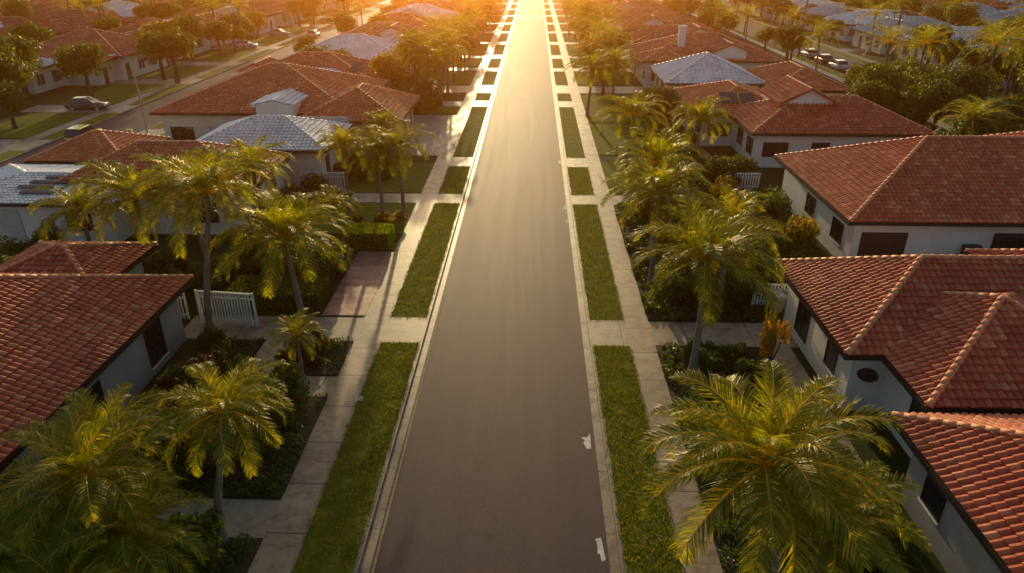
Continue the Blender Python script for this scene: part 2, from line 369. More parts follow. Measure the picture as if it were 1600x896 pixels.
# ------------------------------------------------------------------ roofs and houses
def tiles(Mb, a, b, c, d, tw, th):
    """a-b eave, c above b, d above a"""
    a, b, c, d = map(Vector, (a, b, c, d))
    e = (b-a); Um = e.length; e = e/Um
    n = e.cross(((c+d)/2 - (a+b)/2)).normalized()
    if n.z < 0: n = -n
    s = n.cross(e)
    if s.z < 0: s = -s
    vm = (d-a).dot(s); uL = (d-a).dot(e); uR = (c-a).dot(e)
    Mb.face([a, b, c, d] if (c-d).length > .01 else [a, b, c])
    rows = max(1, int(vm/th)); th = vm/rows; cols = max(1, int(Um/tw)); tw = Um/cols
    prof = [(0, 0), (.22, .75), (.5, 1), (.78, .75), (1, 0)] if tw < .5 else [(0, 0), (.5, 1), (1, 0)]
    H = .26*tw if tw < .5 else .18*tw; lip = .16*th if tw < .5 else .10*th
    for r in range(rows):
        v0 = r*th; v1 = min(vm, v0+th*1.02)
        lo0 = uL*v0/vm; hi0 = Um + (uR-Um)*v0/vm; lo1 = uL*v1/vm; hi1 = Um + (uR-Um)*v1/vm
        for q in range(cols):
            u0 = q*tw
            if u0+tw < lo0 or u0 > hi0: continue
            i = len(Mb.v); uv = (R(), R()); m_ = len(prof); jit = U(-.01,.01)
            for (v, lo, hi, lf) in ((v0, lo0, hi0, 0), (v0-.015+jit, lo0, hi0, lip), (v1, lo1, hi1, .004)):
                for t, h in prof:
                    u = min(max(u0+t*tw, lo), hi)
                    p = a + e*u + s*v + n*((0 if (lf == 0) else h*H+lf) + .012 + jit)
                    Mb.v.append(tuple(p))
            for k in range(m_-1):
                Mb.f.append((i+k, i+k+1, i+m_+k+1, i+m_+k)); Mb.uv.append((uv[0]*.5, uv[1]*.5))
                Mb.f.append((i+m_+k, i+m_+k+1, i+2*m_+k+1, i+2*m_+k)); Mb.uv.append(uv)
def caps(Mb, a, b, tw, r=.13):
    a, b = Vector(a), Vector(b); L = (b-a).length
    if L < .3: return
    n = max(1, int(L/max(.38, tw*1.2))); d = (b-a)/L
    sd = d.cross(Vector((0,0,1))).normalized(); up = sd.cross(d).normalized()
    if tw > .5: r = .17
    for k in range(n):
        p = a + d*(L*k/n) ; q = a + d*(L*(k+1)/n + .03)
        ring = lambda c, rr: [c + sd*math.cos(t*PI/5)*rr + up*(math.sin(t*PI/5)*rr*.8+.04) for t in range(6)]
        Mb.loft([ring(p, r*1.14), ring(q, r*.92)], True, (R(), R()))
def hip(Mr, Mc, x0, x1, y0, y1, ez, pitch, tw, th, gable=''):
    w, h = x1-x0, y1-y0
    A, B, Cc, D = (x0,y0,ez), (x1,y0,ez), (x1,y1,ez), (x0,y1,ez)
    if w >= h:
        k = h/2; z = ez+k*pitch; P = (x0+k, y0+k, z); Q = (x1-k, y0+k, z)
        tiles(Mr, A, B, Q, P, tw, th); tiles(Mr, Cc, D, P, Q, tw, th)
        tiles(Mr, B, Cc, Q, Q, tw, th); tiles(Mr, D, A, P, P, tw, th)
        cl = ((A,P),(D,P),(B,Q),(Cc,Q))
    else:
        k = w/2; z = ez+k*pitch; P = (x0+k, y0+k, z); Q = (x0+k, y1-k, z)
        tiles(Mr, D, A, P, Q, tw, th); tiles(Mr, B, Cc, Q, P, tw, th)
        tiles(Mr, A, B, P, P, tw, th); tiles(Mr, Cc, D, Q, Q, tw, th)
        cl = ((A,P),(B,P),(Cc,Q),(D,Q))
    for p, q in cl: caps(Mc, p, q, tw)
    caps(Mc, P, Q, tw)
def opening(par, org, kind, side, plane, pos, w, z0, h, fm='frame'):
    def bx(m, a0, a1, za, zb, d0, d1):
        if side == 'S': m.box(pos+a0, pos+a1, plane-d1, plane-d0, za, zb)
        elif side == 'N': m.box(pos+a0, pos+a1, plane+d0, plane+d1, za, zb)
        elif side == 'W': m.box(plane-d1, plane-d0, pos+a0, pos+a1, za, zb)
        else: m.box(plane+d0, plane+d1, pos+a0, pos+a1, za, zb)
    hw = w/2
    m = MB(); t = .06
    if kind == 'window':
        bx(m, -hw, -hw+t, z0, z0+h, -.02, .05); bx(m, hw-t, hw, z0, z0+h, -.02, .05)
        bx(m, -hw+t, hw-t, z0, z0+t, -.02, .048); bx(m, -hw+t, hw-t, z0+h-t, z0+h, -.02, .048)
        if w > 1.3:
            for q in range(1, int(w/.9)+1):
                a = -hw + w*q/(int(w/.9)+1); bx(m, a-.025, a+.025, z0+t, z0+h-t, -.02, .044)
        o = m.build('window', M[fm], par, org)
        m = MB(); bx(m, -hw+t, hw-t, z0+t, z0+h-t, -.02, .015); m.build('pane', M['glass'], o, org)
        m = MB(); bx(m, -hw-.05, hw+.05, z0-.06, z0-.002, -.02, .09); m.build('sill', M['wallw'], o, org)
    elif kind == 'door':
        bx(m, -hw, hw, z0, z0+h, -.02, .04)
        for q in range(3): bx(m, -hw+.12, hw-.12, z0+.15+q*h*.31, z0+.05+(q+1)*h*.3, .041, .055)
        o = m.build('door', M['garage'], par, org)
        m = MB(); bx(m, hw-.14, hw-.1, z0+.95, z0+1.1, .041, .09); m.build('handle', M['steel'], o, org)
    else:
        n = 6
        for q in range(n): bx(m, -hw, hw, z0+h*q/n+.008, z0+h*(q+1)/n-.008, -.02, .045)
        bx(m, -hw-.0, hw+.0, z0, z0+h, -.03, .02)
        m.build('garage_door', M['garage' if kind == 'garage' else 'garagew'], par, org)
HR = []   # house rectangles
def house(label, wings, wall='wallw', roof='tile', openings=None, chimney=None, group=None, gut='gutter', solar=(), gables=()):
    """wings: (x0,x1,y0,y1,eave,pitch[,roofmat]); solar: (wing,x0,x1,v0,v1) panels on the slope facing the camera;
    gables: (x0,x1,y0,y1,eave,pitch,roofmat) raised pieces with a white gable wall toward the camera"""
    xs = [w[0] for w in wings]+[w[1] for w in wings]; ys = [w[2] for w in wings]+[w[3] for w in wings]
    cx, cy = (min(xs)+max(xs))/2, (min(ys)+max(ys))/2; org = (cx, cy, 0)
    if not any(seen(x, y, 30, (0, 5)) for x in (min(xs), max(xs), cx) for y in (min(ys), max(ys), cy)): return
    near = min(ys)
    tw, th = (.27,.33) if near < 45 else (.34,.40) if near < 72 else (.5,.55) if near < 110 else (.9,.9) if near < 170 else (1.6,1.6)
    par = thing('house', label, 'house', (cx, cy, 0), 0, group)
    mw = MB(); RM = {}
    for i, w in enumerate(wings):
        x0, x1, y0, y1, ez, pi_ = w[:6]; rm = w[6] if len(w) > 6 and w[6] else roof
        HR.append((x0, x1, y0, y1))
        ez += i*.009
        ins = .62 + .013*i
        mw.box(x0+ins, x1-ins, y0+ins, y1-ins, -.15, ez-.06-.003*i)
        if rm not in RM: RM[rm] = (MB(), [], MB())
        mr, mcl, mg = RM[rm]; mc = MB(); mcl.append(mc)
        hip(mr, mc, x0, x1, y0, y1, ez, pi_, tw, th)
        gz0, gz1 = ez-.17, ez-.005; o_ = .1
        mg.box(x0-o_, x1+o_, y0-o_, y0-.001, gz0, gz1); mg.box(x0-o_, x1+o_, y1+.001, y1+o_, gz0, gz1)
        mg.box(x0-o_, x0-.001, y0, y1, gz0, gz1); mg.box(x1+.001, x1+o_, y0, y1, gz0, gz1)
        mg.box(x0, x1, y0, y1, ez-.055, ez-.035)
    mw.build('wall', M[wall], par, org)
    for rm, (mr, mcl, mg) in RM.items():
        ro = mr.build('roof', M[rm], par, org)
        if rm != roof: ro['label'] = 'pale grey tiled roof' if rm == 'tileg' else 'separate tiled roof'
        for mc in mcl: mc.build('ridge_cap', M['capg'] if rm in ('tileg','tileb') else M['cap'], ro, org, True)
        mg.build('gutter', M[gut], ro, org)
        if chimney and rm == roof:
            m = MB(); x, y, z0, z1 = chimney; m.box(x-.45,x+.45,y-.35,y+.35,z0,z1); m.box(x-.55,x+.55,y-.45,y+.45,z1+.001,z1+.12); m.build('chimney', M['wallw'], ro, org)
            chimney = None
    for (x0, x1, y0, y1, ez, gp, rm) in gables:
        xm = (x0+x1)/2; zr = ez+(x1-x0)/2*gp; m = MB(); zb = 2.6
        ring = lambda y: [(x0,y,zb),(x1,y,zb),(x1,y,ez),(xm,y,zr),(x0,y,ez)]
        m.loft([ring(y0), ring(y1)]); m.build('gable_wall', M['wallw'], par, org)
        m = MB(); ov = .3; dz = ov*gp
        for s in (-1, 1):
            xe = xm+s*((x1-x0)/2+ov); A_, B_, C_, D_ = (xe,y0-ov,ez-dz+.03), (xe,y1,ez-dz+.03), (xm,y1,zr+.03), (xm,y0-ov,zr+.03)
            tiles(m, A_, B_, C_, D_, tw, th)
            m.loft([[A_, D_, (D_[0],D_[1],D_[2]-.1), (A_[0],A_[1],A_[2]-.1)], [B_, C_, (C_[0],C_[1],C_[2]-.1), (B_[0],B_[1],B_[2]-.1)]], True)
        go = m.build('gable_roof', M[rm], par, org)
        m = MB(); caps(m, (xm,y0-ov,zr+.05), (xm,y1,zr+.05), tw); m.build('ridge_cap', M['capg'] if rm in ('tileg','tileb') else M['cap'], go, org, True)
    for (i, a, b, v0, v1) in solar:
        w = wings[i]; m = MB(); z = lambda v: w[4]+i*.009+v*w[5]
        q0 = [(a, w[2]+v0, z(v0)+.14), (b, w[2]+v0, z(v0)+.14), (b, w[2]+v1, z(v1)+.14), (a, w[2]+v1, z(v1)+.14)]
        m.loft([q0, [(x, y, zz+.05) for x, y, zz in q0]]); m.build('solar_panel', M['solar'], par, org)
    fs = 'E' if cx < 0 else 'W'
    def inside_other(i, x, y):
        for j, w in enumerate(wings):
            if j != i and w[0]+.5 < x < w[1]-.5 and w[2]+.5 < y < w[3]-.5: return True
        return False
    if openings is None:
        openings = []
        for i, w in enumerate(wings):
            x0, x1, y0, y1 = w[:4]; k = 0
            x = x0+2.3
            while x < x1-1.9:
                if not inside_other(i, x, y0+.7) and w[4] > 2: openings.append((i, 'garagew' if k == 1 and near > 45 and R() < .4 else 'window', 'S', x, 1.5 if k % 2 else 2.1, .9, 1.25)); k += 1
                x += U(3.0, 4.2) if near < 170 else 6
            y = y0+2.2
            while y < y1-1.8:
                xx = x1-.7 if fs == 'E' else x0+.7
                if not inside_other(i, xx, y) and w[4] > 2:
                    if k % 3 == 2: openings.append((i, 'door', fs, y, 1.0, 0, 2.1))
                    else: openings.append((i, 'window', fs, y, 1.7, .8, 1.4))
                    k += 1
                y += U(3.0, 3.8) if near < 170 else 6
    for (i, kind, side, pos, w_, z0, h) in openings:
        w = wings[i]; ins = .62+.013*i
        if kind != 'window' and kind != 'door' : z0, h, w_ = 0.02, 2.25, max(w_, 2.6)
        plane = {'S': w[2]+ins, 'N': w[3]-ins, 'W': w[0]+ins, 'E': w[1]-ins}[side]
        opening(par, org, kind, side, plane, pos, w_, z0, h, 'frame' if (near < 60) else random.choice(['frame','framew']))
    return par, org

# left row
house('large red tiled house filling the lower left corner beside the footpath', [(-34,-15.8,7,29.3,3,.45),(-25.5,-19.4,27.5,33.2,3.0,.36)], roof='tilen',
      openings=[(0,'window','E',26.2,1.4,.4,1.9),(0,'window','E',21,2.2,.8,1.3),(0,'window','E',16.5,1.6,.8,1.3),(0,'window','S',-20,2,.8,1.3)], wall='wallg')
house('red tiled house with a pale grey hipped garage roof on the left', [(-31,-17.8,41.5,50.5,3,.45,'tile2'),(-37,-25.3,39.6,47.6,2.85,.16,'tileg'),(-36.3,-29,48.2,55,3,.4,'tile2')], roof='tile2',
      openings=[(0,'window','E',44.5,1.7,.8,1.4),(0,'door','E',47.8,1,0,2.1),(0,'window','S',-21,1.8,.8,1.4),(1,'garagew','S',-33,2.6,0,2.2),(1,'window','S',-28,1.6,.9,1.2)],
      solar=((1,-31.6,-29.6,1.0,1.4),(1,-32.2,-30.0,1.7,2.1),(1,-31.8,-29.4,2.4,2.8),(1,-31.2,-29.2,3.1,3.5)))
house('long red tiled house with a silver grey pyramid roof in front, left side', [(-34.0,-15.8,62,78.6,3.5,.36,'tile2'),(-26.4,-15.5,51.6,60.0,3,.38,'tileg'),(-20.5,-11.4,60.4,71.5,3.2,.44,'tile2')], wall='wallc', roof='tile2',
      gables=((-24.0,-20.8,60.9,66,4.5,.22,'tileg'),))
house('red house with small pale skillion roof behind the long left house', [(-34,-18,80.5,93,3,.38),(-29,-22,79.6,84,3.8,.22,'tileg')], wall='wallc', solar=((0,-21,-19.5,2,4),), gables=((-33,-29.5,80.8,86,4.2,.4,'tile'),))
house('pale grey roofed house in the sun glow, left row', [(-34,-17,97,111,3,.36,'tileg')], roof='tileg', wall='wallw')
# right row
house('red tiled house cut off by the lower right corner', [(12.0,30,3,19.4,3,.45)], openings=[(0,'window','W',17.2,1.1,1.0,1.0),(0,'door','W',12.5,1,0,2.1)], wall='wallg', roof='tilen')
par, org = house('red tiled house with stepped hip roofs beside the bushy palms, right', [(12,27,23.2,31.9,3,.5),(13.4,22.5,19.9,29,2.98,.42),(22,36,21,33.5,3.0,.42)], roof='tilen',
      openings=[(0,'window','W',29,1.5,.5,1.9),(0,'window','W',25.6,1.1,.9,1.2),(1,'window','W',21.3,.9,1,1.1)])
m = MB(); yy = 23.82-.12
m.loft([[(13.3+math.cos(2*PI*k/14)*.42*s_+math.sin(2*PI*k/14)*.12, y_, 1.75+math.sin(2*PI*k/14)*.26*s_-math.cos(2*PI*k/14)*.16) for k in range(14)] for y_, s_ in ((yy+.13,1),(yy,.95),(yy-.06,.6))])
m.build('oval_wall_vent', M['gutter'], par, org)
house('red hip roofed house with dark garage door facing the camera, right', [(17.7,38,37.3,50.8,3.1,.46),(27,42,40,54,3.0,.43)],
      openings=[(0,'garage','S',20.1,2.6,0,2.2),(0,'window','S',27.6,2.8,.3,2.0),(0,'window','S',32,2,.8,1.4),(0,'window','W',40,1.6,.9,1.3),(0,'window','W',44.5,1.6,.9,1.3)])
house('wide red roofed house with white gable piece on its roof, right middle', [(18,33,58,68,3,.42),(15,24,65,77,3.1,.36,'tile2')], solar=((1,17.5,19,1.5,3.2),(1,19.3,20.6,1.5,3.0)),
      gables=((21.4,25.8,61.8,68,4.8,.5,'tile'),))
house('silver blue roofed house with red wing on the right', [(14.8,26,81,93,3,.44,'tileg'),(25.5,34,77,90,3,.4,'tile2')], roof='tileg')
house('red roofed house with white chimney in the right row', [(14,33,97,112,3.1,.36),(14,20,94.5,101,3.4,.4,'tile2')], chimney=(20,101,4,7), wall='wallw', gables=((24,28,97.5,103,4.4,.4,'tile'),))
rn = {'tile':'red','tile2':'orange red','tile3':'dark red','tileg':'pale grey','tileb':'blue grey'}
def row(x0, x1, ystart, yend, side, pool, dx=2):
    y = ystart; k = 0
    while y < yend:
        d = U(11.5, 14.5); a = x0+U(0, dx); b = x1-U(0, dx); rf = random.choice(pool); gb = []
        ww = [(a, b, y, y+d, U(2.9,3.3), U(.32,.42))]
        if R() < .75:
            c = U(a+2, b-8); ww.append((c, c+U(5,7), y-U(1.5,3), y+d*.6, 3.0, .36, random.choice(pool)))
        if R() < .6:
            c = U(a+2, b-6); gb.append((c, c+U(3,4.5), y+d*.12, y+d*.6, 4.4, .42, random.choice(pool)))
        house('%s roofed house, %s back in the %s' % (rn[rf], ORD[k], side), ww, wall=random.choice(['wallw','wallc','wallw','wallw']), roof=rf, group='houses in the '+side, gables=gb,
              solar=((0, a+3, a+5.5, 1.2, 2.8),) if R() < .35 and y < 200 else ())
        y += d+U(3, 5.5); k += 1
row(-34,-16,116,275,'hazy far part of the left row',['tileg','tile','tile2','tile2'])
row(14,33,117,275,'hazy far part of the right row',['tile','tile2','tile','tile3'])
house('red hip house with beige walls across the left side street', [(-72,-56,98,112,3.2,.4,'tile'),(-66,-57,94,102,3,.38,'tile')], wall='wallc')
house('red house with a pale grey front roof at the upper left edge', [(-84,-64,78,92,3,.38,'tile3'),(-72,-62,88,95.5,3,.3,'tileg')], wall='wallc', roof='tile3')
row(-74,-56,118,275,'row across the left side street',['tileg','tile','tile','tile3'])
row(-100,-80,104,275,'second row beyond the left side street',['tile3','tileg','tile'])
row(-128,-108,140,275,'outermost row at upper left',['tileg','tile','tile3'])
row(58,76,96,275,'row across the right side street',['tileb','tile3','tileg'])
row(82,100,120,275,'second row beyond the right side street',['tileb','tile3','tileb'])
row(108,126,150,275,'outermost row at upper right',['tile3','tileb'])

t = thing('air_conditioner', 'dark box air conditioner on the white wall beside dark windows', 'air conditioner', (25.0,37.62,.9))
m = MB(); m.box(-.45,.45,-.2,.2,0,.75); m.build('casing', M['gutter'], t)
m = MB(); m.tube([(-.1,-.21,.38),(-.1,-.24,.38)], .28, 14); m.build('fan_grille', M['steel'], t)

# ------------------------------------------------------------------ palms
def frond(Mb, az, el, L, n, Lw=.30, dr=None):
    ca, sa = math.cos(az), math.sin(az)
    S = Vector((-sa, ca, 0)); F = Vector((ca, sa, 0))
    steps = 12; ds = L/steps; dr = dr or U(1.2, 1.85); side_bend = U(-.3, .3)
    p = Vector((0,0,0)) + F*.06; pts = [p.copy()]; T = []
    for k in range(steps):
        t = (k+.5)/steps; a = el - dr*t**1.6
        d = F*math.cos(a) + Vector((0,0,math.sin(a))) + S*side_bend*t; d.normalize(); T.append(d)
        p = p + d*ds; pts.append(p.copy())
    T.append(T[-1])
    Mb.tube(pts, [.032*(1-k/steps)+.007 for k in range(steps+1)], 4, False, (.9, .97))
    tw = U(-.5, .5)
    for k in range(n):
        t = .10 + .9*k/(n-1); q = t*steps; i = min(int(q), steps-1); fr = q-i
        P = pts[i].lerp(pts[i+1], fr); Td = T[i]; N = S.cross(Td)
        if N.z < 0 and abs(Td.z) < .95: N = -N
        l = L*Lw*(math.sin(PI*min(1, t*.80+.17))**.55)*U(.88, 1.08)
        for sd in (-1, 1):
            d = (Td*U(.72,1.0) + S*sd*(.75+tw*.15*sd) + N*U(.05,.4)).normalized()
            d2 = (d + Vector((0,0,-U(.2,.75)))).normalized()
            w = U(.015,.024)*L/2.6; W = Td*w
            m1 = P + d*l*.5; m2 = m1 + d2*l*.5; uv = (R(), R())
            b = len(Mb.v)
            Mb.v += [tuple(P-W*.5), tuple(P+W*.5), tuple(m1-W), tuple(m1+W), tuple(m2)]
            Mb.f += [(b, b+1, b+3, b+2), (b+2, b+3, b+4)]; Mb.uv += [uv, uv]
def palm_crown(nf, n, Lw=.3):
    Mb = MB()
    for k in range(nf):
        t = k/(nf-1); az = k*2.39996 + U(-.2,.2)
        el = 1.4 - 1.45*t**.85 + U(-.15,.15)
        L = 2.7*U(.88, 1.12)*(1 if t > .12 else .8)
        frond(Mb, az, el, L, n, Lw)
    return Mb.data('palm_crown', M['palm'])
crowns = [palm_crown(26, 66, .25), palm_crown(30, 68, .27), palm_crown(25, 64, .25), palm_crown(28, 66, .27)]
crowns_far = [palm_crown(18, 24, .32), palm_crown(20, 24, .32)]
def trunk_mesh(bend, ng=26):
    Mb = MB(); rings = []
    for k in range(ng+1):
        t = k/ng; r = .15 - .065*t + (.05*(1-t*6) if t < .16 else 0) + (.008 if k % 2 else 0)
        x, y, z = bend*math.sin(t*PI*.5)*t, bend*.4*t*t, t
        rings.append([(x+math.cos(2*PI*j/10)*r, y+math.sin(2*PI*j/10)*r, z) for j in range(10)])
    Mb.loft(rings); return Mb.data('palm_trunk', M['trunk'], (0,0,0), True)
trunks = [(trunk_mesh(b), b) for b in (.0, .35, -.3, .9)]
ms = MB(); ms.tube([(0,0,-.75),(0,0,-.4),(0,0,0),(0,0,.25)], [.10,.13,.11,.05], 10); shaft_me = ms.data('palm_crownshaft', M['shaft'], (0,0,0), True)
nuts = MB()
for k in range(40):
    a = U(0,2*PI); rr = U(.1,.4); nuts.tube([(0,0,-.45),(math.cos(a)*rr, math.sin(a)*rr, -.45-U(0,.35))], [.01,.012], 3)
stalk_me = nuts.data('palm_stalks', M['shaft'])
pc = [0]
def palm(x, y, zc, L, label, group=None, far=False, v=None, lean=None):
    """x, y, zc: centre of the crown; L frond length; lean: direction the trunk leans to"""
    if far and not seen(x, y, 60, (0, zc)): return
    pc[0] += 1; k = pc[0] if v is None else v
    s = L/2.6; tm, b = trunks[3 if lean is not None else k % 3]
    rz = R()*2*PI if lean is None else lean-.38
    bx = b*s**.5; ox, oy = bx*math.cos(rz)-bx*.4*math.sin(rz), bx*math.sin(rz)+bx*.4*math.cos(rz)
    o = thing('palm_tree', label, 'palm tree', (x-ox, y-oy, -.01), rz, group)
    inst('trunk', tm, o, (0,0,0), 0, (s**.5, s**.5, zc-.3*s))
    inst('crownshaft', shaft_me, o, (bx, bx*.4, zc-.12*s), 0, (s,s,s))
    inst('crown', (crowns_far if far else crowns)[k % (2 if far else 4)], o, (bx, bx*.4, zc), R()*6, (s,s,s*U(.92,1.08)))
    if not far and k % 2 == 0: inst('flower_stalk', stalk_me, o, (bx, bx*.4, zc-.1), 0, (s,s,s))
    return o
palm(5.9,14.0,5.4,3.25,'largest bushy palm in the lower right, crown reaching over the footpath',v=1,lean=PI)
palm(7.4,13.2,4.2,2.3,'palm tucked behind the largest lower right palm beside the house',v=3)
palm(11.0,9.9,2.8,1.9,'small palm at the bottom right corner below the red roof')
palm(7.3,26.9,5.3,3.4,'tall palm with grey trunk in the bed right of the street',v=1)
palm(6.6,35.2,5.3,3.0,'palm leaning over the right footpath behind the tall one',v=3)
palm(7.4,40.2,5.5,2.9,'palm furthest back of the right cluster of three')
palm(9.6,32.4,4.5,2.8,'low wide palm by the right path behind the tall palm')
palm(8.2,57.5,4.5,3.4,'single broad palm on the right lawn in mid distance')
palm(13.8,58.5,4.0,2.8,'dark palm close to the wide red roofed right house')
palm(6.4,78.0,5.1,3.2,'left of the pair of golden palms on the right footpath')
palm(8.9,81.0,4.9,3.1,'right of the pair of golden palms on the right footpath')
palm(-12.0,14.6,4.0,2.6,'big dark palm in the lower left beside the large roof',v=3)
palm(-13.6,12.4,3.2,2.3,'shadowed palm at the far lower left under the eave')
palm(-11.2,11.8,2.8,2.1,'shadowed palm at the bottom left nearest the camera')
palm(-10.5,13.4,3.0,2.1,'low palm between the two large lower left palms',v=1)
palm(-13.0,17.0,3.2,2.2,'low palm beside the eave of the large left roof',v=3)
palm(-8.75,16.3,5.0,2.15,'slim palm with dark trunk standing at the lower left path',v=0,lean=.1)
palm(-9.5,24.6,2.7,1.35,'small young palm beside the left footpath',v=0)
palm(-11.3,29.6,4.9,3.4,'full palm left of the footpath behind the concrete crossing',v=1)
palm(-14.5,29.6,7.0,3.4,'tallest palm behind the large left roof corner',lean=.9)
palm(-20.8,34.6,5.1,3.3,'wide palm standing behind the ridge of the large left roof',v=0)
palm(-17.9,34.5,5.6,3.0,'palm between the large left roof and the white fence',v=1)
palm(-16.3,39.5,5.2,2.6,'palm whose fronds cross the red roof on the left')
palm(-24.5,35.5,4.0,2.7,'dark palm at the left edge below the pale garage roof')
palm(-10.2,45.2,4.6,2.5,'left of the twin slim palms on the left lawn')
palm(-9.0,46.0,4.8,2.6,'right of the twin slim palms on the left lawn')
palm(-12.8,46.5,4.7,2.2,'slim palm behind the twin palms near the silver roof')
palm(-12.6,42.2,2.2,1.7,'young low palm behind the clipped hedge')
palm(-12.6,58.5,3.5,1.9,'small palm beside the pale driveway on the left')
for i, (x, y) in enumerate(((-10.6,82.5),(-12.8,85.5),(-10.4,89.8),(-14.5,88),(-12,92))):
    palm(x, y, U(5.0,6.4), U(3.0,3.5), '%s palm of the sunlit clump by the left driveway, counting from the camera' % ORD[i], 'palms in the sunlit left clump')
for side, xs in (('left', (-10,-13.5)), ('right', (7.2,11))):
    y = 97; k = 0
    while y < 262:
        for rep in range(2 if y < 130 else 1):
            palm(U(*xs), y+U(0,3), U(4.5,6.5), U(2.8,3.4), '%s palm of the hazy far line along the %s footpath' % (ORD[k], side), 'far palms along the %s footpath' % side, True); k += 1
        y += U(8, 12)

# ------------------------------------------------------------------ broadleaf trees and shrubs
def leafball(nb, nl, ls, flat=.8, spread=.62, name='tree_crown', mat='leaf'):
    Mb = MB(); blobs = []
    for k in range(nb):
        a = U(0, 2*PI); r = spread*math.sqrt(R()); z = U(-.35, .55)*flat*(1-.5*r)
        blobs.append((math.cos(a)*r, math.sin(a)*r, z, U(.24,.45)))
    for (bx, by, bz, br) in blobs:
        for k in range(nl//nb):
            d = Vector((random.gauss(0,1), random.gauss(0,1), random.gauss(0,1)*.85+.15)).normalized()
            p = Vector((bx,by,bz)) + d*br*(U(.55,1.08))
            n = (d + Vector((U(-1,1),U(-1,1),U(-1,1)))*.8).normalized(); a = n.cross(Vector((R(),R(),R()))).normalized(); b = n.cross(a)
            s = ls*U(.6,1.3)
            Mb.face([p-a*s, p+b*s*.55, p+a*s, p-b*s*.55], (R(), R()))
    return Mb.data(name, M[mat]), blobs
tree_me = [leafball(18, 4200, .055), leafball(22, 4200, .055, 1.0, .55), leafball(15, 4000, .06, .6, .7)]
sunlit_me = []
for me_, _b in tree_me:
    g2 = me_.copy(); g2.materials[0] = M['sunlitleaf']; sunlit_me.append(g2)  # same crowns recoloured as if lit by the sun glow
def limbs(blobs):
    Mb = MB()
    Mb.tube([(0,0,-1.25),(.02,.01,-.7),(0,0,-.35)], [.10,.07,.055], 8)
    for b in blobs[:9]: Mb.tube([(0,0,-.4),(b[0]*.5,b[1]*.5,b[2]*.5-.12),(b[0],b[1],b[2])], [.045,.03,.01], 5)
    return Mb.data('tree_trunk', M['bark'], (0,0,0), True)
limb_me = [limbs(t[1]) for t in tree_me]
def tree(x, y, r, label, group=None, hz=1.0, gold=False):
    if not seen(x, y, 60): return
    k = random.randrange(3)
    o = thing('tree', label, 'tree', (x, y, -.01), R()*6.28, group)
    inst('trunk', limb_me[k], o, (0,0,1.2*r*hz), 0, (r,r,r*hz)); inst('crown', sunlit_me[k] if gold else tree_me[k][0], o, (0,0,1.2*r*hz), 0, (r,r,r*hz))
    return o
shrub_me = {m: [leafball(9, 1500, .075, .8, .55, 'shrub_foliage', m)[0] for _ in range(3)] for m in ('shrubleaf','orangeleaf','redleaf','sunlitleaf')}
nst = MB()
for k in range(6):
    a = k*1.05; nst.tube([(0,0,-.62),(math.cos(a)*.4, math.sin(a)*.4, .1)], [.03,.012], 4)
stem_me = nst.data('shrub_stem', M['bark'])
def shrub(x, y, r, label, mat='shrubleaf', group=None, hz=1.0, name='shrub'):
    o = thing(name, label, 'shrub', (x, y, 0), R()*6.28, group)
    inst('stem', stem_me, o, (0,0,.6*r*hz), 0, (r,r,r*hz)); inst('foliage', random.choice(shrub_me[mat]), o, (0,0,.6*r*hz), 0, (r,r,r*hz)); return o
shrub(10.8,27.2,.85,'orange tinted upright shrub in front of the stepped right house','orangeleaf',hz=2.5)
def bed(n, x0, x1, y0, y1, r0, r1, where, mats=('shrubleaf',)):
    for k in range(n):
        for _ in range(20):
            x, y = U(x0,x1), U(y0,y1)
            if not any(a-.2 < x < b+.2 and c-.2 < y < d+.2 for a,b,c,d in HR): break
        if not seen(x, y, 60, (0, 1)): continue
        mt = random.choice(mats); cn = {'shrubleaf':'dark green','redleaf':'reddish','orangeleaf':'orange','sunlitleaf':'golden green'}[mt]
        shrub(x, y, U(r0,r1), '%s shrub %s' % (cn, where), mt, 'shrubs '+where, U(.8,1.4))
bed(34,-15.2,-9.6,9,15.7,.9,1.5,'in the lower left garden bed')
bed(30,-14.0,-9.4,18.8,23.5,.7,1.2,'in the left bed between the two paths',('shrubleaf','shrubleaf','shrubleaf','sunlitleaf'))
bed(18,-15.0,-13.4,24,28.2,.5,.9,'under the large left roof eave',('shrubleaf','shrubleaf','redleaf'))
bed(8,-11.0,-9.4,26.2,28.2,.35,.7,'in the small bed by the left crossing',('redleaf','shrubleaf'))
bed(34,7.1,11,9,22,.8,1.3,'under the largest lower right palm')
bed(16,7.2,9.8,22.5,28,.5,1.0,'around the tall right palm trunk',('shrubleaf','shrubleaf','redleaf'))
bed(18,7,11.3,32,36,.9,1.5,'behind the right crossing',)
bed(34,8,17,36.5,48,1.2,2.1,'in the deep bed left of the dark garage house',('shrubleaf','shrubleaf','shrubleaf','sunlitleaf'))
bed(18,-25,-17,33.4,36,1.0,1.8,'behind the large left roof')
bed(22,-17.2,-11.2,34.5,39.3,.8,1.6,'left of the pink driveway')
bed(14,10.5,17.0,51.5,57,1.0,2.0,'beside the white balustrade on the right')
bed(14,-17.4,-15.4,41,51,.7,1.3,'against the left red roofed house')
bed(8,-11.8,-8.9,43.2,44.6,.5,.9,'behind the clipped left hedge',('sunlitleaf',))
bed(12,-15.5,-11,53,59,.5,1.1,'on the lawn before the silver pyramid roof')
bed(14,10.5,14.5,62,78,1.0,1.8,'along the front of the wide red roofed house')
bed(14,-15,-11,79,83,1.0,1.8,'at the foot of the sunlit left palm clump')
bed(12,-36,-26,30.5,38,1.2,2.0,'in the dark yard at the left edge')
bed(12,-36,-27,56.5,61,.8,1.3,'between the two red roofed left houses')
bed(12,13.0,17,34.0,36.5,.8,1.4,'behind the bins and picket fence on the right')
